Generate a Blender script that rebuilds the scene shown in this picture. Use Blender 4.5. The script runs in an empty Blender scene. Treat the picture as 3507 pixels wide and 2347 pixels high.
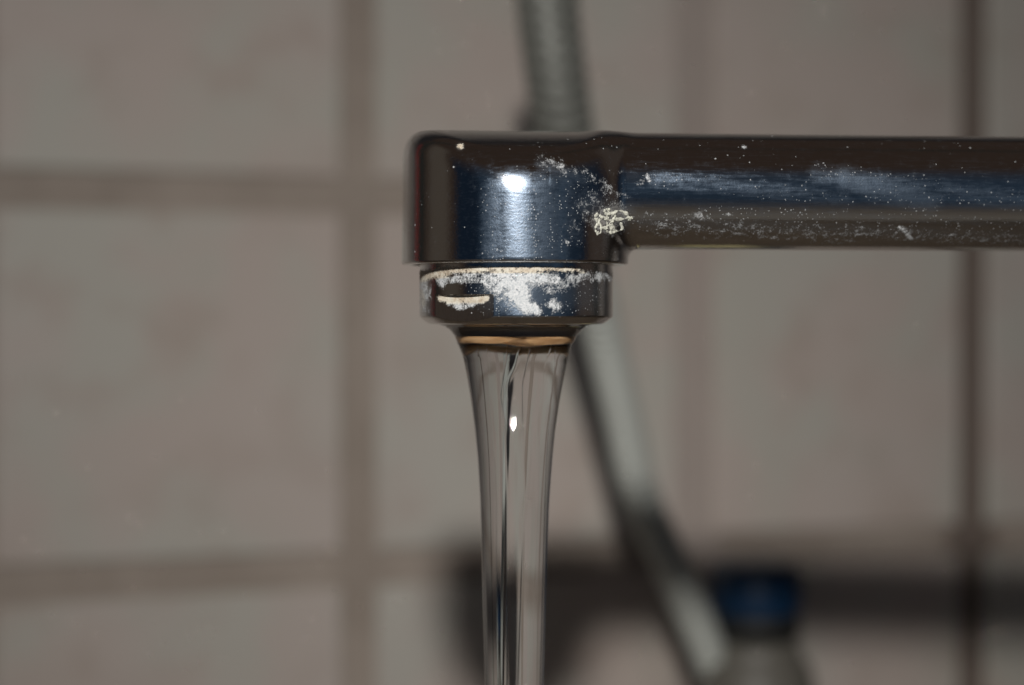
import bpy, math, random
import numpy as np
from mathutils import Vector, Matrix

# ------------------------------------------------------------------ camera
SC = bpy.context.scene
COL = SC.collection
EYE = 0.30                      # camera height above the datum, metres
FAUCET_Y = 0.229                # distance from the lens to the outlet's axis

cam = bpy.data.cameras.new('camera')
cam.sensor_width = 36.0
cam.lens = 65.0
cam.clip_start = 0.005
cam.clip_end = 50.0
cam.dof.use_dof = True
cam.dof.focus_distance = 0.2185
cam.dof.aperture_fstop = 11.5
camera = bpy.data.objects.new('camera', cam)
COL.objects.link(camera)
camera.location = (0.0, 0.0, EYE)
camera.rotation_euler = (math.radians(90.0 - 0.73), 0.0, 0.0)
SC.camera = camera
F_PX = 2343 * 65.0 / 36.0

# ------------------------------------------------------------------ world: the dim room around the tap
world = bpy.data.worlds.new('World')
SC.world = world
world.use_nodes = True


class Nodes:
    """small helper to write node trees in a compact way"""
    def __init__(self, tree):
        self.t = tree
        self.t.nodes.clear()

    def n(self, kind, **kw):
        node = self.t.nodes.new(kind)
        ins = kw.pop('ins', {})
        for k, v in kw.items():
            setattr(node, k, v)
        for k, v in ins.items():
            self.put(node.inputs[k], v)
        return node

    def put(self, sock, v):
        if isinstance(v, bpy.types.NodeSocket):
            self.t.links.new(v, sock)
        elif isinstance(v, bpy.types.Node):
            self.t.links.new(v.outputs[0], sock)
        elif v is not None:
            sock.default_value = v

    def m(self, op, a, b=None, c=None, clamp=False):
        node = self.n('ShaderNodeMath', operation=op, use_clamp=clamp)
        for i, v in enumerate((a, b, c)):
            if v is not None:
                self.put(node.inputs[i], v)
        return node.outputs[0]

    def step(self, v, a, b, smooth=True):
        node = self.n('ShaderNodeMapRange', interpolation_type='SMOOTHSTEP' if smooth else 'LINEAR', clamp=True)
        self.put(node.inputs['Value'], v)
        self.put(node.inputs['From Min'], a)
        self.put(node.inputs['From Max'], b)
        return node.outputs[0]

    def mix(self, f, a, b, mode='MIX'):
        node = self.n('ShaderNodeMix', data_type='RGBA', blend_type=mode)
        self.put(node.inputs[0], f)
        for sock, v in ((node.inputs[6], a), (node.inputs[7], b)):
            if isinstance(v, tuple) and len(v) == 3:
                v = (*v, 1.0)
            self.put(sock, v)
        return node.outputs[2]

    def noise(self, vec, scale, detail=4.0, rough=0.55, dist=0.0):
        node = self.n('ShaderNodeTexNoise')
        self.put(node.inputs['Vector'], vec)
        node.inputs['Scale'].default_value = scale
        node.inputs['Detail'].default_value = detail
        node.inputs['Roughness'].default_value = rough
        node.inputs['Distortion'].default_value = dist
        return node.outputs[0]

    def mapping(self, vec, scale=(1, 1, 1), rot=(0, 0, 0), loc=(0, 0, 0)):
        node = self.n('ShaderNodeMapping')
        self.put(node.inputs['Vector'], vec)
        node.inputs['Scale'].default_value = scale
        node.inputs['Rotation'].default_value = rot
        node.inputs['Location'].default_value = loc
        return node.outputs[0]


w = Nodes(world.node_tree)
geo = w.n('ShaderNodeTexCoord')
sep = w.n('ShaderNodeSeparateXYZ', ins={0: geo.outputs['Generated']})
dx, dy, dz = sep.outputs
az = w.m('MULTIPLY', w.m('ARCTAN2', dx, w.m('MULTIPLY', dy, -1.0)), 57.29578)     # 0 = behind the camera, + = right
el = w.m('MULTIPLY', w.m('ARCSINE', dz), 57.29578)
ripple = w.noise(geo.outputs['Generated'], 5.0, 3.0)
azr = w.m('ADD', az, w.m('MULTIPLY', w.m('SUBTRACT', ripple, 0.5), 14.0))
elr = w.m('ADD', el, w.m('MULTIPLY', w.m('SUBTRACT', ripple, 0.5), 10.0))


def band(v, a0, a1, b0, b1):
    return w.m('MULTIPLY', w.step(v, a0, a1), w.step(v, b1, b0))


# dark brown room, paler at both sides, a bluish window behind the camera, a red strip far left, a grey one added far right for a facet reflection
absaz = w.m('ABSOLUTE', az)
low = w.m('MULTIPLY', w.step(w.m('ABSOLUTE', el), 55, 40), w.step(az, 10, -10))
room = w.mix(w.m('MULTIPLY', low, band(absaz, 66, 74, 90, 104)), (0.027, 0.0185, 0.0145), (0.056, 0.046, 0.037))
room = w.mix(w.m('MULTIPLY', band(az, 76, 86, 104, 113), w.step(w.m('ABSOLUTE', el), 65, 45)), room, (0.040, 0.031, 0.026))
room = w.mix(band(absaz, 104, 106, 112, 114), room, (0.012, 0.014, 0.013))
room = w.mix(w.m('MULTIPLY', band(absaz, 116, 118, 126, 128), w.step(w.m('ABSOLUTE', el), 32, 24)), room, w.mix(w.step(az, -5, 5), (0.30, 0.018, 0.022), (0.105, 0.094, 0.084)))
room = w.mix(w.m('MULTIPLY', w.step(absaz, 129, 134), w.step(w.m('ABSOLUTE', el), 40, 30)), room, (0.10, 0.092, 0.084))
win_edge = band(elr, -46, -10, 6, 44)
navy = w.m('MULTIPLY', band(azr, -62, -60, 72, 80), win_edge)
pane = w.m('MULTIPLY', band(azr, -37, -34, 50, 74), win_edge)
room = w.mix(navy, room, (0.006, 0.011, 0.020))
room = w.mix(w.m('MULTIPLY', pane, w.step(ripple, 0.2, 0.75)), room, (0.030, 0.050, 0.078))
room = w.mix(w.step(elr, -16, -60), room, (0.088, 0.078, 0.066))            # the floor below
bg = w.n('ShaderNodeBackground', ins={'Color': room, 'Strength': 1.0})
w.n('ShaderNodeOutputWorld', ins={'Surface': bg.outputs[0]})

# ------------------------------------------------------------------ the one lamp: a small hard lamp above and behind the camera
lamp = bpy.data.lights.new('lamp', 'AREA')
lamp.shape = 'DISK'
lamp.size = 0.027
lamp.spread = math.radians(59.0)
lamp.energy = 0.30
lamp.color = (1.0, 0.965, 0.93)
lamp_ob = bpy.data.objects.new('lamp', lamp)
COL.objects.link(lamp_ob)
lamp_ob.location = (-0.002, FAUCET_Y - 0.48, EYE + 0.170)
lamp_ob.rotation_euler = (Vector((0.028, 0.50, EYE - 0.048)) - lamp_ob.location).to_track_quat('-Z', 'Y').to_euler()

vs = SC.view_settings
vs.view_transform = 'Standard'
vs.look = 'None'
vs.exposure = 0.0
vs.gamma = 1.0
vs.use_curve_mapping = False
SC.cycles.max_bounces = 16
SC.cycles.transmission_bounces = 12
SC.cycles.glossy_bounces = 8
SC.cycles.diffuse_bounces = 4
SC.cycles.sample_clamp_indirect = 0.0
SC.cycles.blur_glossy = 0.2

# ------------------------------------------------------------------ helpers
MM = 0.001
K = 36.0 * 0.229 / 65.0 * 1000 / 3507.0      # millimetres per photo pixel at the outlet's distance


def fx(x):
    """photo column -> mm right of the camera axis, at the outlet's distance"""
    return (x - 1753.5) * K


def fz(y):
    """photo row -> mm above the camera height, at the outlet's distance"""
    return (1092.7 - y) * K


def at(x, y, Y):
    """photo column, row and a distance in metres -> point in the scene"""
    return Vector(((x - 1753.5) / 1.4968 / F_PX * Y, Y, EYE + (1092.7 - y) / 1.4968 / F_PX * Y))


def link(name, me, mat, parent=None):
    o = bpy.data.objects.new(name, me)
    COL.objects.link(o)
    for m_ in (mat if isinstance(mat, (list, tuple)) else [mat]):
        me.materials.append(m_)
    if parent is not None:
        o.parent = parent
    return o


def tag(o, label=None, cat=None, group=None, kind=None):
    for k, v in (('label', label), ('category', cat), ('group', group), ('kind', kind)):
        if v:
            o[k] = v


def empty(name, loc):
    o = bpy.data.objects.new(name, None)
    COL.objects.link(o)
    o.location = loc
    o.empty_display_size = 0.01
    return o


def mesh_np(name, verts, quads, normals=None, smooth=True):
    me = bpy.data.meshes.new(name)
    verts = np.asarray(verts, dtype=np.float32)
    quads = np.asarray(quads, dtype=np.int32)
    me.vertices.add(len(verts))
    me.vertices.foreach_set('co', verts.ravel())
    n = len(quads)
    k = quads.shape[1]
    me.loops.add(n * k)
    me.loops.foreach_set('vertex_index', quads.ravel())
    me.polygons.add(n)
    me.polygons.foreach_set('loop_start', np.arange(n, dtype=np.int32) * k)
    me.polygons.foreach_set('use_smooth', np.full(n, smooth))
    me.update(calc_edges=True)
    me.validate()
    if normals is not None:
        me.normals_split_custom_set_from_vertices([tuple(v) for v in normals.astype(float)])
    return me


def smax(a, b, k):
    h = np.maximum(k - np.abs(a - b), 0.0) / k
    return np.maximum(a, b) + h * h * k * 0.25


def smin(a, b, k):
    h = np.maximum(k - np.abs(a - b), 0.0) / k
    return np.minimum(a, b) - h * h * k * 0.25


def surface_net(f, lo, hi, h):
    """mesh of f = 0 (inside negative); vertices pulled on to the surface, normals from the gradient"""
    axes = [np.arange(lo[i], hi[i] + h, h, dtype=np.float32) for i in range(3)]
    X, Y, Z = np.meshgrid(*axes, indexing='ij', sparse=True)
    ins = f(X, Y, Z) < 0
    nx, ny, nz = ins.shape
    tot = np.zeros((nx - 1, ny - 1, nz - 1), dtype=np.int8)
    for i in (0, 1):
        for j in (0, 1):
            for k in (0, 1):
                tot += ins[i:nx - 1 + i, j:ny - 1 + j, k:nz - 1 + k]
    act = (tot > 0) & (tot < 8)
    idx = np.full(act.shape, -1, dtype=np.int64)
    cells = np.argwhere(act)
    idx[act] = np.arange(len(cells))
    p = np.stack([axes[i][cells[:, i]] + h * 0.5 for i in range(3)], axis=1).astype(np.float64)
    e = 0.02

    def grad(q):
        g = np.empty_like(q)
        for i in range(3):
            d = np.zeros(3)
            d[i] = e
            a, b = q + d, q - d
            g[:, i] = (f(a[:, 0], a[:, 1], a[:, 2]) - f(b[:, 0], b[:, 1], b[:, 2])) / (2 * e)
        return g

    p0 = p.copy()
    for _ in range(6):
        g = grad(p)
        v = f(p[:, 0], p[:, 1], p[:, 2])
        p -= (v / np.maximum((g * g).sum(1), 1e-3))[:, None] * g
        p = np.clip(p, p0 - h * 0.75, p0 + h * 0.75)
    g = grad(p)
    nrm = g / np.maximum(np.linalg.norm(g, axis=1), 1e-6)[:, None]
    quads = []
    for ax in range(3):
        a = ins if ax == 0 else (np.swapaxes(ins, 0, 1) if ax == 1 else np.moveaxis(ins, 2, 0))
        d = a[1:] != a[:-1]
        ed = np.argwhere(d)
        flip = a[:-1][d]
        o = [i for i in range(3) if i != ax]
        full = np.empty((len(ed), 3), dtype=np.int64)
        full[:, ax] = ed[:, 0]
        full[:, o[0]] = ed[:, 1]
        full[:, o[1]] = ed[:, 2]
        lim = np.array(act.shape)
        ok = (full[:, o[0]] > 0) & (full[:, o[1]] > 0) & (full[:, o[0]] < lim[o[0]]) & (full[:, o[1]] < lim[o[1]]) & (full[:, ax] < lim[ax])
        full, flip = full[ok], flip[ok]
        q = []
        for s, t in ((1, 1), (0, 1), (0, 0), (1, 0)):
            c = full.copy()
            c[:, o[0]] -= s
            c[:, o[1]] -= t
            q.append(idx[c[:, 0], c[:, 1], c[:, 2]])
        q = np.stack(q, axis=1)
        if ax == 1:
            flip = ~flip
        q[~flip] = q[~flip][:, ::-1]
        quads.append(q)
    return p, np.concatenate(quads), nrm


def strokes(px, pz, lst, soft=False):
    """soft round-ended strokes (photo pixels) on the front, max-combined"""
    out = np.zeros(len(px))
    for x0, y0, x1, y1, r, val in lst:
        a = np.array([fx(x0), fz(y0)])
        b = np.array([fx(x1), fz(y1)])
        d = b - a
        t = np.clip(((px - a[0]) * d[0] + (pz - a[1]) * d[1]) / max(d @ d, 1e-6), 0, 1)
        dist = np.hypot(px - a[0] - t * d[0], pz - a[1] - t * d[1])
        fall = np.exp(-(dist / (r * K * 1.15)) ** 2) if soft else np.clip(1.35 - dist / (r * K) * 0.85, 0, 1)
        out = np.maximum(out, val * fall)
    return out


def paint(me, crust, cream, haze, honey):
    at_ = me.color_attributes.new('deposit', 'FLOAT_COLOR', 'POINT')
    at_.data.foreach_set('color', np.stack([crust, cream, haze, honey], axis=1).astype(np.float32).ravel())


def mat_new(name):
    m_ = bpy.data.materials.new(name)
    m_.use_nodes = True
    return m_, Nodes(m_.node_tree)


def out(nt, sh, disp=None):
    nt.n('ShaderNodeOutputMaterial', ins={'Surface': sh})


def simple(name, color, rough=0.5, metal=0.0, var=0.12, scale=300.0, bump=0.0):
    m_, t = mat_new(name)
    co = t.n('ShaderNodeTexCoord').outputs['Object']
    nz_ = t.noise(co, scale, 4.0)
    c = t.mix(t.step(nz_, 0.3, 0.7), tuple(v * (1 - var) for v in color), tuple(min(1, v * (1 + var)) for v in color))
    p = t.n('ShaderNodeBsdfPrincipled', ins={'Base Color': c, 'Metallic': metal, 'Roughness': rough})
    if bump:
        b = t.n('ShaderNodeBump', ins={'Height': nz_, 'Strength': bump, 'Distance': 0.0004})
        t.put(p.inputs['Normal'], b.outputs[0])
    out(t, p.outputs[0])
    return m_


# ------------------------------------------------------------------ materials
def chrome(name, scratch):
    m_, t = mat_new(name)
    obj = t.n('ShaderNodeTexCoord').outputs['Object']
    mm_ = t.mapping(obj, (1000, 1000, 1000))
    att = t.n('ShaderNodeAttribute', attribute_name='deposit')
    sp = t.n('ShaderNodeSeparateColor', ins={0: att.outputs['Color']})
    crust, cream, haze = sp.outputs
    honey = att.outputs['Alpha']
    # fine scratches along the diagonal, and along the arm
    diag = t.mapping(mm_, (1, 1, 1), (0, math.radians(38), 0))
    scr = t.noise(t.mapping(diag, (0.5, 7.0, 7.0)), 1.0, 4.0, 0.65)
    along = t.noise(t.mapping(mm_, (0.35, 4.0, 4.0), (0, math.radians(6), 0)), 1.0, 5.0, 0.65)
    n1 = t.noise(mm_, 1.1, 6.0, 0.72)
    n2 = t.noise(mm_, 4.5, 3.0, 0.65)
    n3 = t.noise(mm_, 0.35, 3.0, 0.6)
    # polished metal
    bump = t.n('ShaderNodeBump', ins={'Height': t.m('ADD', t.m('MULTIPLY', scr if scratch else along, 0.6), t.m('MULTIPLY', n3, 0.8)),
                                     'Strength': 0.09, 'Distance': 0.0003})
    base = t.n('ShaderNodeBsdfPrincipled', ins={'Base Color': (0.74, 0.73, 0.72, 1), 'Metallic': 1.0,
                                               'Roughness': t.m('ADD', t.m('ADD', 0.055, t.m('MULTIPLY', cream, 0.0 if scratch else 0.36)), t.m('MULTIPLY', haze, t.m('MULTIPLY', along, 0.10))), 'Normal': bump.outputs[0]})
    # dried film: blurred metal with a little milky scatter
    film_b = t.n('ShaderNodeBump', ins={'Height': n2, 'Strength': 0.12, 'Distance': 0.0002})
    film_g = t.n('ShaderNodeBsdfPrincipled', ins={'Base Color': (0.48, 0.62, 0.80, 1), 'Metallic': 1.0, 'Roughness': 0.33, 'Normal': film_b.outputs[0]})
    film_d = t.n('ShaderNodeBsdfDiffuse', ins={'Color': (0.30, 0.36, 0.42, 1)})
    film = t.n('ShaderNodeMixShader', ins={0: 0.22, 1: film_g.outputs[0], 2: film_d.outputs[0]})
    streak = scr if scratch else along
    breakup = t.m('ADD', t.m('MULTIPLY', n1, 0.8), t.m('MULTIPLY', streak, 1.2))
    ffac = t.m('MULTIPLY', t.step(t.m('ADD', haze, breakup), 1.25, 2.15), 0.22)
    s1 = t.n('ShaderNodeMixShader', ins={0: ffac, 1: base.outputs[0], 2: film.outputs[0]})
    # crust of lime
    edge = t.m('ADD', t.m('MULTIPLY', t.m('SUBTRACT', n1, 0.5), 2.0), t.m('MULTIPLY', t.m('SUBTRACT', n2, 0.5), 0.9))
    if scratch:
        edge = t.m('ADD', edge, t.m('MULTIPLY', t.m('SUBTRACT', scr, 0.5), 0.9))
    cfac = t.step(t.m('ADD', crust, edge), 0.36, 0.86)
    # loose specks, of several sizes
    def specks(scale, size, share, seed):
        v = t.n('ShaderNodeTexVoronoi', ins={'Vector': t.mapping(mm_, (1, 1, 1), (0, 0, 0), (seed, seed * 2.3, seed)), 'Scale': scale, 'Randomness': 1.0})
        keep = t.n('ShaderNodeSeparateColor', ins={0: v.outputs['Color']})
        rad = t.m('MULTIPLY', keep.outputs[1], size)
        return t.m('MULTIPLY', t.m('LESS_THAN', v.outputs['Distance'], rad), t.m('GREATER_THAN', keep.outputs[0], share))
    patch = t.step(n3, 0.35, 0.75)
    dots = t.m('MAXIMUM', specks(0.75, 0.11, 0.72, 3.1), t.m('MULTIPLY', specks(1.9, 0.18, 0.70, 7.7), t.m('GREATER_THAN', t.m('ADD', haze, patch), 0.62)))
    dots = t.m('MAXIMUM', dots, t.m('MULTIPLY', specks(3.6, 0.30, 0.40, 1.7), t.m('GREATER_THAN', haze, 0.42)))
    cfac = t.m('MAXIMUM', cfac, t.m('MULTIPLY', dots, 0.55))
    # rings of dried drops: the walls of cells
    vo = t.n('ShaderNodeTexVoronoi', feature='DISTANCE_TO_EDGE', ins={'Vector': mm_, 'Scale': 0.72, 'Randomness': 1.0})
    wall_ = t.step(vo.outputs['Distance'], 0.10, 0.03)
    hfac = t.m('MULTIPLY', t.m('ADD', t.m('MULTIPLY', wall_, 0.15), 0.16), t.step(t.m('ADD', honey, t.m('MULTIPLY', edge, 0.8)), 0.45, 0.85))
    cfac = t.m('MAXIMUM', cfac, hfac)
    white = t.mix(t.step(n2, 0.3, 0.7), (0.50, 0.54, 0.56), (0.80, 0.81, 0.81))
    warm = t.mix(t.step(n1, 0.35, 0.65), (0.60, 0.49, 0.36), (0.80, 0.76, 0.64))
    tint = t.mix(t.m('MAXIMUM', t.step(t.m('ADD', cream, t.m('MULTIPLY', edge, 0.3)), 0.3, 0.7), t.m('MULTIPLY', honey, 0.35)), white, warm)
    cb = t.n('ShaderNodeBump', ins={'Height': t.m('ADD', cfac, t.m('MULTIPLY', n2, 0.7)), 'Strength': 0.7, 'Distance': 0.00025})
    lime = t.n('ShaderNodeBsdfPrincipled', ins={'Base Color': tint, 'Roughness': 0.75, 'Normal': cb.outputs[0]})
    s2 = t.n('ShaderNodeMixShader', ins={0: cfac, 1: s1.outputs[0], 2: lime.outputs[0]})
    out(t, s2.outputs[0])
    return m_


def tile_mat():
    m_, t = mat_new('glazed_tile')
    co = t.n('ShaderNodeTexCoord').outputs['Object']
    a = t.noise(co, 22.0, 3.0, 0.55)
    b = t.noise(t.mapping(co, (1, 1, 1), (0, 0, 0), (3, 7, 1)), 38.0, 3.0, 0.6)
    g = t.noise(co, 9.0, 2.0)
    c = t.mix(t.step(a, 0.40, 0.62), (0.50, 0.432, 0.385), (0.475, 0.455, 0.40))
    c = t.mix(t.m('MULTIPLY', t.step(b, 0.48, 0.70), 0.6), c, (0.42, 0.345, 0.295))
    c = t.mix(t.m('MULTIPLY', t.step(g, 0.4, 0.7), 0.25), c, (0.53, 0.50, 0.47))
    fine = t.noise(co, 700.0, 3.0)
    bp = t.n('ShaderNodeBump', ins={'Height': fine, 'Strength': 0.08, 'Distance': 0.0005})
    p = t.n('ShaderNodeBsdfPrincipled', ins={'Base Color': c, 'Roughness': 0.42, 'Specular IOR Level': 0.3, 'Normal': bp.outputs[0]})
    out(t, p.outputs[0])
    return m_


def grout_mat():
    m_, t = mat_new('grout')
    co = t.n('ShaderNodeTexCoord').outputs['Object']
    x = t.n('ShaderNodeSeparateXYZ', ins={0: co}).outputs[0]
    a = t.noise(co, 30.0, 4.0, 0.6)
    c = t.mix(t.step(a, 0.35, 0.65), (0.315, 0.265, 0.222), (0.385, 0.328, 0.28))
    pale = t.m('MULTIPLY', t.step(x, 0.046, 0.050), t.step(x, 0.066, 0.062))
    c = t.mix(t.m('MULTIPLY', pale, 0.65), c, (0.42, 0.362, 0.33))
    mould = t.m('MULTIPLY', t.step(x, 0.138, 0.143), t.step(x, 0.160, 0.155))
    c = t.mix(t.m('MULTIPLY', mould, 0.9), c, (0.145, 0.112, 0.092))
    p = t.n('ShaderNodeBsdfPrincipled', ins={'Base Color': c, 'Roughness': 0.9})
    out(t, p.outputs[0])
    return m_


def water_mat():
    m_, t = mat_new('running_water')
    p = t.n('ShaderNodeBsdfGlass', ins={'Color': (0.985, 0.99, 0.99, 1), 'Roughness': 0.0, 'IOR': 1.333})
    out(t, p.outputs[0])
    return m_


def amber_mat():
    m_, t = mat_new('amber_tint')
    co = t.mapping(t.n('ShaderNodeTexCoord').outputs['Object'], (1000, 1000, 1000))
    st_ = t.noise(t.mapping(co, (0.22, 0.22, 2.2)), 1.0, 4.0, 0.6)
    c = t.mix(t.step(st_, 0.36, 0.62), (0.42, 0.24, 0.11), (0.66, 0.42, 0.22))  # amber light at the outlet put into the ring's colour
    p = t.n('ShaderNodeBsdfPrincipled', ins={'Base Color': c, 'Metallic': 0.2, 'Roughness': 0.22})
    out(t, p.outputs[0])
    return m_


M_CHROME = chrome('chrome_with_lime', False)
M_CHROME2 = chrome('scratched_chrome_with_lime', True)
M_TILE, M_GROUT, M_WATER = tile_mat(), grout_mat(), water_mat()
M_AMBER = amber_mat()
M_MESH = simple('dark_mesh', (0.10, 0.075, 0.06), 0.35, 0.8, 0.3, 2500.0)
M_HOSE = simple('hose_sheath', (0.49, 0.51, 0.47), 0.55, 0.15, 0.06, 400.0)
M_SLEEVE = simple('dull_metal_sleeve', (0.19, 0.195, 0.175), 0.45, 0.25, 0.06, 400.0)
M_LIME = simple('lime_rims', (0.60, 0.60, 0.51), 0.8, 0.0, 0.3, 2500.0, 0.6)
M_NAVY = simple('navy_plastic', (0.004, 0.032, 0.085), 0.4, 0.0, 0.1, 200.0)
M_BLACK = simple('black_rubber', (0.012, 0.013, 0.013), 0.6, 0.0, 0.1, 200.0)
M_BODY = simple('grey_plastic', (0.13, 0.122, 0.103), 0.5, 0.0, 0.05, 200.0)
M_YELLOW = simple('yellow_paper', (0.62, 0.55, 0.27), 0.6, 0.0, 0.1, 300.0)
M_SILL = simple('brown_stone', (0.17, 0.135, 0.10), 0.5, 0.0, 0.2, 60.0)

# ------------------------------------------------------------------ the setting: tiled wall and the ledge under the frame
PHI = math.radians(20.4)
WALL_Y = 0.510
LEDGE = -0.150

cols = [-0.3425, -0.2430, -0.1434, -0.0439, 0.0559, 0.1490, 0.2485, 0.348, 0.4475, 0.547, 0.6465, 0.746, 0.8455]
widths = {0.1490: 0.0094, 0.0559: 0.0120}
rows = [0.0327 + 0.0995 * k for k in range(-3, 5)]
V, Fc, Mi = [], [], []


def add_box(x0, x1, y0, y1, z0, z1, bev, mi):
    n = len(V)
    for (y, d) in ((y0, bev), (y0 + bev, 0.0), (y1, 0.0)):
        V.extend([(x0 + d, y, z0 + d), (x1 - d, y, z0 + d), (x1 - d, y, z1 - d), (x0 + d, y, z1 - d)])
    Fc.append((n, n + 1, n + 2, n + 3))
    Mi.append(mi)
    for r in (0, 4):
        for i in range(4):
            j = (i + 1) % 4
            Fc.append((n + r + j, n + r + i, n + r + 4 + i, n + r + 4 + j))
            Mi.append(mi)
    Fc.append((n + 11, n + 10, n + 9, n + 8))
    Mi.append(mi)


def gw(c):
    return widths.get(c, 0.0096) * 0.5


add_box(-0.3475, 0.8505, 0.0, 0.02, LEDGE, 0.435, 0.001, 1)
rw = 0.0048
for a, b in zip(cols[:-1], cols[1:]):
    for c, d in zip(rows[:-1], rows[1:]):
        z0 = max(c + rw, LEDGE + 0.0005)
        if d - rw > z0 + 0.01:
            add_box(a + gw(a), b - gw(b), -0.0016, 0.001, z0, d - rw, 0.0009, 0)
me = bpy.data.meshes.new('tiled_wall')
me.from_pydata(V, [], Fc)
me.polygons.foreach_set('material_index', Mi)
wall = link('tiled_wall', me, [M_TILE, M_GROUT])
wall.location = (0, WALL_Y, EYE)
wall.rotation_euler = (0, 0, PHI)
tag(wall, kind='structure')

me = bpy.data.meshes.new('ledge')
pts = [(-0.32, 0.155), (0.79, 0.155), (0.79, 0.80), (-0.32, 0.388)]
V2 = [(x, y, EYE + LEDGE) for x, y in pts] + [(x, y, EYE + LEDGE - 0.03) for x, y in pts]
me.from_pydata(V2, [], [(0, 1, 2, 3), (7, 6, 5, 4), (0, 4, 5, 1), (1, 5, 6, 2), (2, 6, 7, 3), (3, 7, 4, 0)])
ledge = link('ledge', me, M_SILL)
tag(ledge, kind='structure')

# ------------------------------------------------------------------ the tap
CX = fx(1763.5)                                     # outlet axis, mm
faucet = empty('faucet', (CX * MM, FAUCET_Y, EYE))
tag(faucet, 'chrome tap spout with white lime deposits, pouring water', 'faucet')
YAW = math.radians(6.0)
faucet.rotation_euler = (0, 0, YAW)

Z_LIP, Z_TOP = fz(909), fz(452)


def f_spout(x, y, z):
    r = np.sqrt(x * x + y * y)
    cyl = r - (14.02 - 0.010 * (z - Z_LIP))
    dome = (np.sqrt((y / 18.4) ** 2 + ((z - 8.0) / (Z_TOP + 0.1 - 8.0)) ** 2) - 1.0) * 15.0
    fr = np.clip(-y / 13.0, 0, 1)
    head = smax(cyl, dome, 3.6 - 1.6 * fr * fr * (3 - 2 * fr))
    head = smax(head, Z_LIP - z, 0.45)
    head = smax(head, -np.maximum(r - 12.7, z - 9.6), 0.3)
    q = 2.25
    hz = 7.28
    sd = np.clip((10.6 - x) / 6.6, 0, 1)
    sd = 2.15 * sd * sd * (3 - 2 * sd)
    hd = smax(np.sqrt(np.maximum(196.0 - x * x, 0.0)), 9.4 + 0.0 * x, 3.0) - sd      # the arm grows out of the round head
    tube = ((np.abs(y / hd) ** q + np.abs((z - (Z_TOP - hz)) / (hz - sd)) ** q) ** (1 / q) - 1.0) * 7.3
    tube = np.maximum(tube, np.maximum(4.0 - x, x - 158.0))
    # the hollow under the outlet must stay open
    tube = np.maximum(tube, -np.maximum(r - 12.7, z - 9.6))
    return smax(smin(head, tube, 1.6), z - Z_TOP, 0.5)


p, q, nrm = surface_net(f_spout, (-15.2, -15.2, 5.6), (159.2, 15.2, 25.0), 0.25)
sp_me = mesh_np('spout', p * MM, q, nrm)
c_, s_ = math.cos(YAW), math.sin(YAW)
wx = CX + p[:, 0] * c_ - p[:, 1] * s_
wy = p[:, 0] * s_ + p[:, 1] * c_
persp = 229.0 / (229.0 + wy)
px_, pz_ = wx * persp, p[:, 2] * persp
front = (nrm[:, 1] < 0.1).astype(float)
crust = strokes(px_, pz_, [
    (2010, 690, 2110, 720, 40, 0.36), (1990, 590, 2090, 650, 26, 0.43), (2110, 600, 2200, 625, 18, 0.30), (2080, 660, 2130, 680, 25, 0.30), (1940, 800, 2010, 730, 22, 0.34),
    (1575, 502, 1577, 502, 11, 1.0), (1935, 825, 1945, 830, 8, 0.7), (2200, 745, 2420, 745, 22, 0.30), (2240, 805, 2330, 800, 10, 0.42),
    (2390, 735, 2400, 745, 14, 0.55), (2495, 735, 2500, 737, 9, 0.7), (2530, 760, 2540, 800, 25, 0.28), (3080, 780, 3120, 815, 9, 0.75),
    (2250, 770, 2900, 815, 34, 0.36), (2900, 790, 3507, 830, 26, 0.36), (2545, 502, 2549, 505, 7, 0.8), (1850, 545, 2000, 600, 22, 0.41), (2215, 600, 2225, 620, 7, 0.6)]) * front
haze = strokes(px_, pz_, [
(1690, 650, 1690, 900, 46, 0.85), (1770, 640, 1790, 890, 70, 1.0), (1870, 650, 1880, 860, 70, 0.9), (1940, 620, 1960, 800, 55, 0.75), (1850, 560, 2000, 615, 26, 0.9),
    (2010, 700, 2130, 740, 60, 1.0), (2250, 615, 2900, 680, 40, 0.65), (2890, 610, 3000, 650, 50, 0.9), (3000, 640, 3180, 690, 55, 0.9), (2800, 600, 3507, 690, 50, 0.65),
    (2200, 760, 3507, 815, 34, 0.85), (2400, 720, 3507, 770, 30, 0.6)], True)
haze = np.maximum(haze, 0.30) * front
honey = strokes(px_, pz_, [(2060, 755, 2110, 735, 42, 1.0), (2075, 775, 2090, 780, 30, 0.9)]) * front
paint(sp_me, crust, strokes(px_, pz_, [(1575, 502, 1577, 502, 14, 1.0)]), haze, honey)
spout = link('spout', sp_me, M_CHROME, faucet)

# rims of dried drops, a raised crust on the crease between outlet and arm
def front_y(x, z):
    lo, hi = -16.0, 0.0
    for _ in range(40):
        m = 0.5 * (lo + hi)
        if f_spout(np.array([x]), np.array([m]), np.array([z]))[0] > 0:
            lo = m
        else:
            hi = m
    return hi


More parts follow.
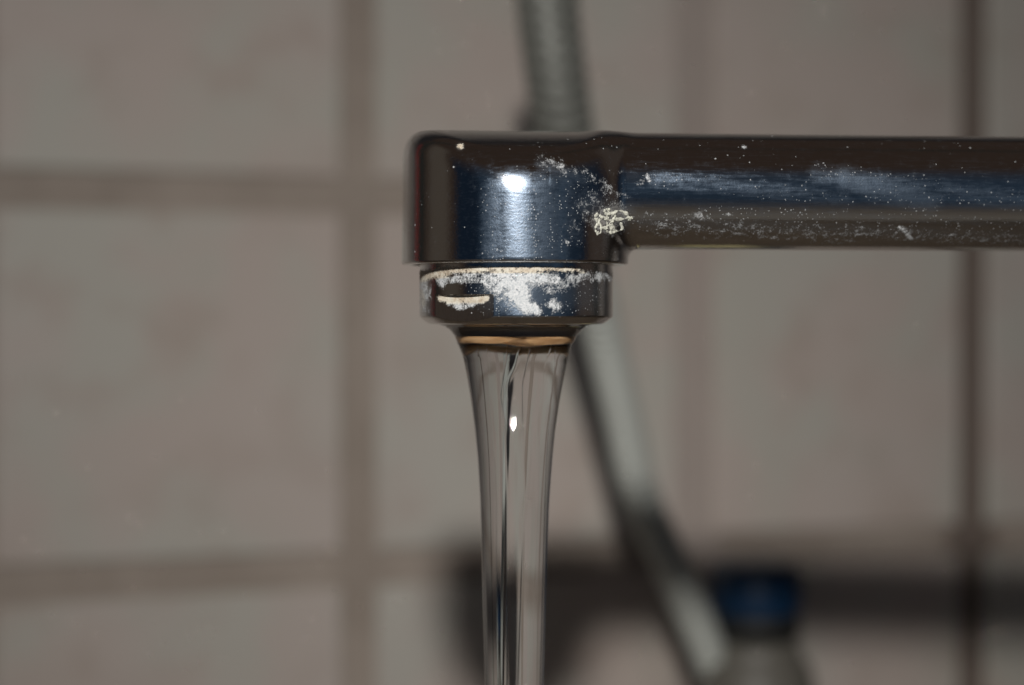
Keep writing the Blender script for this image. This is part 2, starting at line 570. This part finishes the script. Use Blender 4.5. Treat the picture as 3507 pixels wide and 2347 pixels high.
rims = [(870, 930, 98, 60), (748, 948, 52, 48), (642, 1030, 60, 68), (815, 1068, 86, 72), (578, 962, 44, 40), (580, 1112, 42, 62), (742, 1115, 56, 52), (1005, 968, 22, 14), (690, 880, 30, 26)]
rg = np.random.RandomState(11)
rv, rq = [], []
for (cx_, cy_, ax_, ay_) in rims:
    ph = rg.rand(4) * 6.28
    n0, m0 = len(rv), 8
    ts = np.linspace(0, 2 * np.pi, 48, endpoint=False)
    loop = []
    for t_ in ts:
        k_ = 1 + 0.10 * math.sin(2 * t_ + ph[0]) + 0.07 * math.sin(3 * t_ + ph[1])
        X_ = fx(1900 + (cx_ + ax_ * k_ * math.cos(t_)) / 3.92) - CX
        Zz = fz(500 + (cy_ + ay_ * k_ * math.sin(t_)) / 3.92)
        # undo the arm's turn and the perspective of the nearer surface
        Y_ = -9.0
        for _ in range(4):
            sc = (229.0 + Y_) / 229.0
            xr, zr = (X_ + CX) * sc - CX, Zz * sc
            xl = (xr - (-s_) * 0 + 0) * c_ + Y_ * s_
            yl_ = front_y(xl, zr)
            Y_ = xl * s_ + yl_ * c_
        loop.append((xl, yl_, zr))
    loop = np.array(loop)
    for i_, p_ in enumerate(loop):
        tan = loop[(i_ + 1) % 48] - loop[i_ - 1]
        tan /= max(np.linalg.norm(tan), 1e-6)
        nn = np.cross(tan, [0, -1.0, 0])
        nn /= max(np.linalg.norm(nn), 1e-6)
        up_ = np.cross(nn, tan)
        tr = 0.085 + 0.05 * math.sin(3 * ts[i_] + ph[2]) + 0.04 * math.sin(7 * ts[i_] + ph[3])
        for a_ in np.linspace(0, 2 * np.pi, m0, endpoint=False):
            rv.append(p_ + tr * (1.9 * math.cos(a_) * nn + 0.6 * math.sin(a_) * up_))
    for i_ in range(48):
        for a_ in range(m0):
            b_ = (a_ + 1) % m0
            rq.append((n0 + i_ * m0 + a_, n0 + i_ * m0 + b_, n0 + ((i_ + 1) % 48) * m0 + b_, n0 + ((i_ + 1) % 48) * m0 + a_))
crust_ob = link('lime_crust', mesh_np('lime_crust', np.array(rv) * MM, rq), M_LIME, spout)

AX = fx(1768) - CX
Z_FLAT = fz(1014)
Z_CH, Z_BOT = fz(1086), fz(1111)
R_A = 11.96
FLAT = math.radians(-33.5) - YAW


def f_aer(x, y, z):
    r = np.sqrt((x - AX) ** 2 + y * y)
    s = smax(r - R_A, z - 9.4, 0.3)
    s = smax(s, (r - R_A) * 0.59 - (z - Z_CH) * 0.807, 0.18)
    s = smax(s, Z_BOT - z, 0.25)
    n_ = (x - AX) * math.sin(FLAT) - y * math.cos(FLAT)
    s = np.maximum(s, np.minimum(n_ - R_A * math.cos(math.radians(20.5)), Z_FLAT - z))
    n2_ = (x - AX) * math.sin(FLAT + math.pi) - y * math.cos(FLAT + math.pi)
    s = np.maximum(s, np.minimum(n2_ - R_A * math.cos(math.radians(20.5)), Z_FLAT - z))
    return np.maximum(s, -np.maximum(r - 9.9, z - 1.6))


p, q, nrm = surface_net(f_aer, (AX - 12.6, -12.6, -1.4), (AX + 12.6, 12.6, 9.9), 0.13)
ae_me = mesh_np('aerator', p * MM, q, nrm)
wx = CX + p[:, 0] * c_ - p[:, 1] * s_
wy = p[:, 0] * s_ + p[:, 1] * c_
persp = 229.0 / (229.0 + wy)
px_, pz_ = wx * persp, p[:, 2] * persp
front = (nrm[:, 1] < 0.25).astype(float) * (p[:, 2] > Z_CH - 0.1)
crust = strokes(px_, pz_, [
    (1440, 945, 1530, 930, 20, 0.95), (1530, 925, 1640, 924, 13, 0.95), (1640, 922, 1760, 922, 9, 0.9), (1760, 926, 1830, 926, 14, 0.95), (1830, 922, 1980, 922, 10, 0.9), (1445, 970, 1455, 1010, 22, 0.72), (1500, 945, 1515, 970, 17, 0.85), (1440, 1030, 1460, 1060, 16, 0.5),
    (1530, 960, 1600, 952, 18, 0.66), (1600, 945, 1680, 965, 28, 0.66), (1660, 960, 1740, 1000, 30, 0.80), (1690, 945, 1860, 955, 26, 0.90),
    (1740, 960, 1760, 1010, 36, 1.0), (1780, 960, 1800, 1050, 28, 1.05), (1750, 1010, 1835, 1062, 22, 1.05), (1800, 990, 1780, 1040, 20, 0.95),
    (1820, 960, 1900, 960, 30, 0.72), (1880, 985, 1990, 950, 26, 0.62), (1980, 950, 2090, 945, 22, 0.60), (1890, 1040, 1905, 1050, 22, 0.7),
    (1890, 1000, 1940, 970, 18, 0.52), (1700, 1010, 1710, 1020, 16, 0.62)]) * front
# the cut flat carries its own patch
crust = np.where((px_ > fx(1495)) & (px_ < fx(1678)) & (pz_ < fz(1010)), strokes(px_, pz_, [
    (1510, 1022, 1665, 1022, 11, 1.1), (1540, 1034, 1655, 1030, 12, 1.0), (1565, 1050, 1590, 1048, 14, 0.8), (1600, 1042, 1620, 1040, 11, 0.8)]) * front, crust)
crust = np.where((px_ > fx(1530)) & (px_ < fx(1655)) & (pz_ > fz(1008)) & (pz_ < fz(972)), crust * 0.45, crust)
cream = strokes(px_, pz_, [(1430, 945, 1530, 925, 24, 1.0), (1530, 922, 2000, 922, 14, 1.0), (1500, 1022, 1670, 1022, 22, 0.75), (1440, 1000, 1450, 1040, 16, 0.5)])
haze = strokes(px_, pz_, [(1690, 1000, 2000, 1000, 80, 1.0), (1760, 1000, 1800, 1080, 50, 1.0), (1440, 960, 1450, 1060, 24, 0.9), (1520, 1085, 1670, 1085, 20, 0.35)]) * front
paint(ae_me, crust, cream, haze, crust * 0)
aer = link('aerator', ae_me, M_CHROME2, faucet)


def lathe(prof, nseg, cx=0.0, cy=0.0):
    prof = np.array(prof, dtype=float)
    th = np.linspace(0, 2 * np.pi, nseg, endpoint=False)
    vv = np.stack([cx + prof[:, 0, None] * np.cos(th), cy + prof[:, 0, None] * np.sin(th), np.repeat(prof[:, 1, None], nseg, 1)], axis=2).reshape(-1, 3)
    i = np.arange(len(prof) - 1)[:, None] * nseg
    j = np.arange(nseg)[None, :]
    k = (j + 1) % nseg
    qq = np.stack([i + j, i + k, i + nseg + k, i + nseg + j], axis=2).reshape(-1, 4)
    return vv, qq


vv, qq = lathe([(0.01, 0.96), (9.95, 0.96), (9.95, 2.3), (0.01, 2.3)], 96, AX)
link('nozzle_screen', mesh_np('nozzle_screen', vv * MM, qq, smooth=False), M_MESH, aer)

# ------------------------------------------------------------------ the water
yl = np.array([(742, 1000), (746, 1016), (755, 1030), (770, 1042), (790, 1050), (815, 1059), (850, 1066.5), (910, 1076), (985, 1085), (1050, 1091), (1150, 1096), (1300, 1100), (1450, 1104), (1568, 1107), (1700, 1109)], float)
yr = np.array([(742, 1366), (746, 1346), (755, 1331), (770, 1318), (790, 1309), (815, 1301), (850, 1293), (910, 1282), (985, 1271), (1050, 1265), (1150, 1258), (1300, 1252), (1450, 1248), (1568, 1245), (1700, 1244)], float)
S = 1.4968


def sm(a, w_):
    k = np.hanning(w_)
    k /= k.sum()
    return np.convolve(np.pad(a, w_ // 2, mode='edge'), k, mode='valid')[:len(a)]


rows_px = np.concatenate([np.linspace(742, 860, 150), np.linspace(861, 1700, 190)])
L = np.interp(rows_px, yl[:, 0], yl[:, 1])
R = np.interp(rows_px, yr[:, 0], yr[:, 1])
uni = np.linspace(742, 1700, 1917)
Lu = sm(np.interp(uni, yl[:, 0], yl[:, 1]), 21)
Ru = sm(np.interp(uni, yr[:, 0], yr[:, 1]), 21)
Lu2, Ru2 = sm(Lu, 121), sm(Ru, 121)
bl = np.clip((uni - 800) / 80, 0, 1)
Lu, Ru = Lu * (1 - bl) + Lu2 * bl, Ru * (1 - bl) + Ru2 * bl
L, R = np.interp(rows_px, uni, Lu), np.interp(rows_px, uni, Ru)
zc = fz(rows_px * S)
cxs = fx((L + R) * 0.5 * S)
rad = (R - L) * 0.5 * S * K
# ridges down the front: photo columns at photo rows, half width mm, height mm
ridges = [
    ([(1190, 1669), (1290, 1675), (1370, 1677), (1480, 1688), (1580, 1697), (1700, 1702), (1950, 1702), (2347, 1706)], 0.06, 0.075),
    ([(1190, 1738), (1215, 1736), (1320, 1718), (1350, 1715), (1420, 1726), (1485, 1731), (1600, 1735), (1700, 1739), (2347, 1737)], 0.06, 0.070),
    ([(1188, 1781), (1255, 1764), (1300, 1741), (1340, 1738), (1425, 1745), (1485, 1747), (1580, 1749), (1700, 1749), (1885, 1739), (1990, 1731), (2347, 1731)], 0.20, 0.12),
    ([(1188, 1816), (1265, 1798), (1310, 1789), (1410, 1789), (1560, 1791), (1700, 1795), (1845, 1789), (1990, 1784), (2347, 1774)], 0.065, 0.09),
    ([(1192, 1885), (1230, 1867), (1265, 1860), (1350, 1858), (1460, 1848), (1560, 1844), (1700, 1843), (1865, 1836), (2050, 1828), (2347, 1820)], 0.06, 0.070),
    ([(1190, 1900), (1370, 1887), (1480, 1877), (1600, 1870), (2347, 1850)], 0.07, 0.045),
    ([(1190, 1637), (1285, 1643), (1400, 1648), (1700, 1655), (2347, 1668)], 0.07, 0.035),
]
NS = 1500
# denser towards the front half
u = np.linspace(0, 1, NS, endpoint=False)
th = 2 * np.pi * u - 0.55 * np.sin(2 * np.pi * u)         # 0 = front, dense there
rng = np.random.RandomState(4)
rr = np.repeat(rad[:, None], NS, axis=1)
fade = np.clip((rows_px - 788) / 14, 0, 1)[:, None]
for pts, hw, amp in ridges:
    pts = np.array(pts, float)
    xs = sm(np.interp(uni * S, pts[:, 0], pts[:, 1]), 91)
    xs = np.interp(rows_px, uni, xs)
    s = np.clip((fx(xs) - cxs) / rad, -0.97, 0.97)
    t0 = np.arcsin(s)[:, None]
    d = ((th[None, :] - t0 + np.pi) % (2 * np.pi) - np.pi) * rad[:, None]
    if hw > 0.15:
        amp = amp * (1 - 0.96 * np.clip((rows_px - 835) / 75, 0, 1))[:, None]
    rr += fade * amp * np.exp(-(d / hw) ** 2)
fine = np.zeros(NS)
for k in range(40):
    fq = rng.randint(14, 130)
    fine += np.cos(fq * th + rng.rand() * 6.28) / fq ** 1.1 * rng.rand()
rr += fade * fine[None, :] * 0.006
# low swells round the neck and gentle ovality further down
neck = np.exp(-((rows_px - 785) / 16) ** 2)[:, None]
rr += neck * (0.07 * np.sin(3 * th + 0.6) + 0.05 * np.sin(5 * th + 2.0))[None, :]
swell = np.clip((rows_px - 850) / 300, 0, 1)[:, None]
rr *= 1 + swell * (0.030 * np.sin(2 * th + 1.1) + 0.018 * np.sin(3 * th + 2.2))[None, :]
vx = cxs[:, None] + rr * np.sin(th)[None, :]
vy = -rr * np.cos(th)[None, :]
vz = np.repeat(zc[:, None], NS, axis=1)
W = np.stack([vx, vy, vz], axis=2).reshape(-1, 3)
NR = len(rows_px)
# added amber ring over the water, stands in for amber light refracted there
amber_px = np.linspace(769, 786, 15)
nl = 360
tl = np.linspace(0, 2 * np.pi, nl, endpoint=False)
wave = 3.2 * np.sin(2 * tl + 0.9) + 1.8 * np.sin(5 * tl + 0.4) + 1.0 * np.sin(9 * tl)
lv_, prev = [], []
for n_, yy in enumerate(amber_px):
    u_ = n_ / (len(amber_px) - 1)
    yw = yy + wave * u_
    rl = np.interp(yw, rows_px, rad) + 0.10 * math.sin(math.pi * u_) ** 0.6 - 0.03 + 0.03 * np.sin(13 * u_ * math.pi + 2 * np.sin(3 * tl))
    lv_.append(np.stack([np.interp(yw, rows_px, cxs) + rl * np.sin(tl), -rl * np.cos(tl), fz(yw * S)], axis=1))
for n_ in (len(amber_px) - 1, 0):
    q_ = lv_[n_].copy()
    cc = np.array([cxs[0], 0.0])
    q_[:, :2] = cc + (q_[:, :2] - cc) * 0.93
    prev.append(q_)
lv_ = lv_ + prev + [lv_[0]]
LV = np.concatenate(lv_)
i = np.arange(len(lv_) - 1)[:, None] * nl
j = np.arange(nl)[None, :]
k = (j + 1) % nl
amber_q = np.stack([i + j, i + nl + j, i + nl + k, i + k], axis=2).reshape(-1, 4)
amber = link('amber_ring', mesh_np('amber_ring', LV * MM, amber_q), M_AMBER)
amber.parent = aer
amber.matrix_parent_inverse = Matrix.LocRotScale(faucet.location, faucet.rotation_euler, None).inverted()
amber.location = (0, FAUCET_Y, EYE)
# top plug inside the aerator, straight run down to the ledge
ring = W[:NS].copy()
cen = np.array([cxs[0], 0, 0])
up = cen + (ring - cen) * np.array([10.08 / rad[0], 10.08 / rad[0], 0])
up[:, 2] = 1.2
up0 = up.copy()
up0[:, 2] = Z_BOT + 0.12
top_c = np.array([[cxs[0], 0, 1.2]])
bot = W[-NS:].copy()
bot[:, 2] = LEDGE * 1000 + 0.05
bot_c = np.array([[cxs[-1], 0, LEDGE * 1000 + 0.05]])
allv = np.concatenate([up, up0, W, bot, top_c, bot_c])
nr = NR + 3
i = np.arange(nr - 1)[:, None] * NS
j = np.arange(NS)[None, :]
k = (j + 1) % NS
qq = np.stack([i + j, i + NS + j, i + NS + k, i + k], axis=2).reshape(-1, 4)
base_ = (nr - 1) * NS
jj = np.arange(NS)
kk = (jj + 1) % NS
tri_t = np.stack([np.full(NS, nr * NS), jj, kk, kk], axis=1)[:, :3]
tri_b = np.stack([np.full(NS, nr * NS + 1), base_ + kk, base_ + jj], axis=1)
import bmesh
wme = mesh_np('water_stream', allv * MM, qq)
bm = bmesh.new()
bm.from_mesh(wme)
bm.verts.ensure_lookup_table()
for a_ in list(tri_t) + list(tri_b):
    bm.faces.new([bm.verts[int(v)] for v in a_])
bmesh.ops.recalc_face_normals(bm, faces=bm.faces)
bm.to_mesh(wme)
bm.free()
water = link('water_stream', wme, M_WATER)
water.location = (0, FAUCET_Y, EYE)
tag(water, 'clear glassy stream of water pouring from the aerator', 'water')

# ------------------------------------------------------------------ shower hose hanging behind the spout
ctrl = [(1872, -240, 0.366), (1874, 0, 0.374), (1900, 230, 0.382), (1930, 450, 0.392), (1995, 800, 0.412), (2065, 1137, 0.432), (2130, 1420, 0.444),
        (2195, 1702, 0.455), (2322, 1980, 0.470), (2452, 2300, 0.486), (2560, 2560, 0.497), (2680, 2850, 0.505)]
C = np.array([at(*c) for c in ctrl])
tt = np.linspace(0, len(C) - 1, 700)


def cat(P, t):
    i_ = np.clip(t.astype(int), 0, len(P) - 2)
    f_ = (t - i_)[:, None]
    g_ = lambda a_: P[np.clip(a_, 0, len(P) - 1)]
    p0, p1, p2, p3 = g_(i_ - 1), g_(i_), g_(i_ + 1), g_(i_ + 2)
    return 0.5 * (2 * p1 + (p2 - p0) * f_ + (2 * p0 - 5 * p1 + 4 * p2 - p3) * f_ ** 2 + (3 * p1 - p0 - 3 * p2 + p3) * f_ ** 3)


H = cat(C, tt)
seg = np.linalg.norm(np.diff(H, axis=0), axis=1)
arc = np.concatenate([[0], np.cumsum(seg)])
su = np.linspace(0, arc[-1], 1500)
H = np.stack([np.interp(su, arc, H[:, a_]) for a_ in range(3)], axis=1)
T = np.gradient(H, axis=0)
T /= np.linalg.norm(T, axis=1)[:, None]
Nn = np.cross(T, np.array([0, 1.0, 0]))
Nn /= np.linalg.norm(Nn, axis=1)[:, None]
Bn = np.cross(T, Nn)
na = 40
ang = np.linspace(0, 2 * np.pi, na, endpoint=False)
na_top = int(np.searchsorted(su, 0.052))


def hose_piece(i0, i1, r0, rib, pitch):
    p_ = H[i0:i1, None, :]
    hr = r0 * (1 + rib * np.cos(2 * np.pi * su[i0:i1, None] / pitch + ang[None, :]))
    hr[0] *= 0.3
    hr[-1] *= 0.3
    hv = p_ + hr[:, :, None] * (np.cos(ang)[None, :, None] * Nn[i0:i1, None, :] + np.sin(ang)[None, :, None] * Bn[i0:i1, None, :])
    i = np.arange(i1 - i0 - 1)[:, None] * na
    j = np.arange(na)[None, :]
    k = (j + 1) % na
    return mesh_np('shower_hose', hv.reshape(-1, 3), np.stack([i + j, i + k, i + na + k, i + na + j], axis=2).reshape(-1, 4))


hose = link('shower_hose', hose_piece(na_top - 40, len(H), 0.0046, 0.07, 0.0030), M_HOSE)
tag(hose, 'pale grey ribbed shower hose hanging blurred behind the spout', 'hose')
sleeve = link('ribbed_sleeve', hose_piece(0, na_top, 0.0062, 0.065, 0.0036), M_SLEEVE, hose)
sleeve['label'] = 'darker ribbed metal sleeve of the hose'

# ------------------------------------------------------------------ bottle with a navy cap on the ledge, by the wall
bp = at(2590, 2060, 0.487)
bottle = empty('bottle', (bp.x, bp.y, EYE + LEDGE))
tag(bottle, 'small grey bottle with a navy blue cap standing beside the hose', 'bottle')
hz_ = lambda y: (EYE + (1092.7 - y) / 1.4968 / F_PX * 0.487) - (EYE + LEDGE)
mm2 = 0.487 / F_PX / 1.4968


def part(name, prof, mat, parent):
    vv, qq = lathe(prof, 64)
    return link(name, mesh_np(name, vv, qq[:, ::-1]), mat, parent)


t0_, t1_, t2_, t3_ = hz_(1925), hz_(2095), hz_(2190), hz_(2275)
part('cap', [(0.0001, t0_), (0.0095, t0_ + 0.0002), (0.0118, t0_ - 0.0012), (0.0124, t0_ - 0.003), (0.0123, t1_ + 0.001), (0.0120, t1_), (0.0001, t1_)], M_NAVY, bottle)
part('collar', [(0.0001, t1_), (0.0112, t1_ - 0.0001), (0.0116, t1_ - 0.002), (0.0116, t2_ + 0.001), (0.0001, t2_)], M_BLACK, bottle)
body = part('body', [(0.0001, t2_), (0.0108, t2_), (0.0118, t2_ - 0.002), (0.0122, t3_ + 0.002), (0.0140, t3_), (0.0156, t3_ - 0.005), (0.0160, t3_ - 0.011), (0.0160, 0.003), (0.0145, 0.0003), (0.0001, 0.0003)], M_BODY, bottle)
# paper label round the front
a0, a1 = math.radians(200), math.radians(285)
lv, lf = [], []
for a_ in np.linspace(a0, a1, 20):
    for z_ in (t3_ - 0.012, 0.012):
        for r_ in (0.01603, 0.0162):
            lv.append((r_ * math.cos(a_), r_ * math.sin(a_), z_))
for n_ in range(19):
    b_ = n_ * 4
    for (e0, e1) in ((1, 3), (3, 2), (2, 0), (0, 1)):
        lf.append((b_ + e0, b_ + 4 + e0, b_ + 4 + e1, b_ + e1))
lf += [(0, 1, 3, 2), (76, 78, 79, 77)]
lme = bpy.data.meshes.new('label')
lme.from_pydata(lv, [], lf)
link('label', lme, M_YELLOW, body)
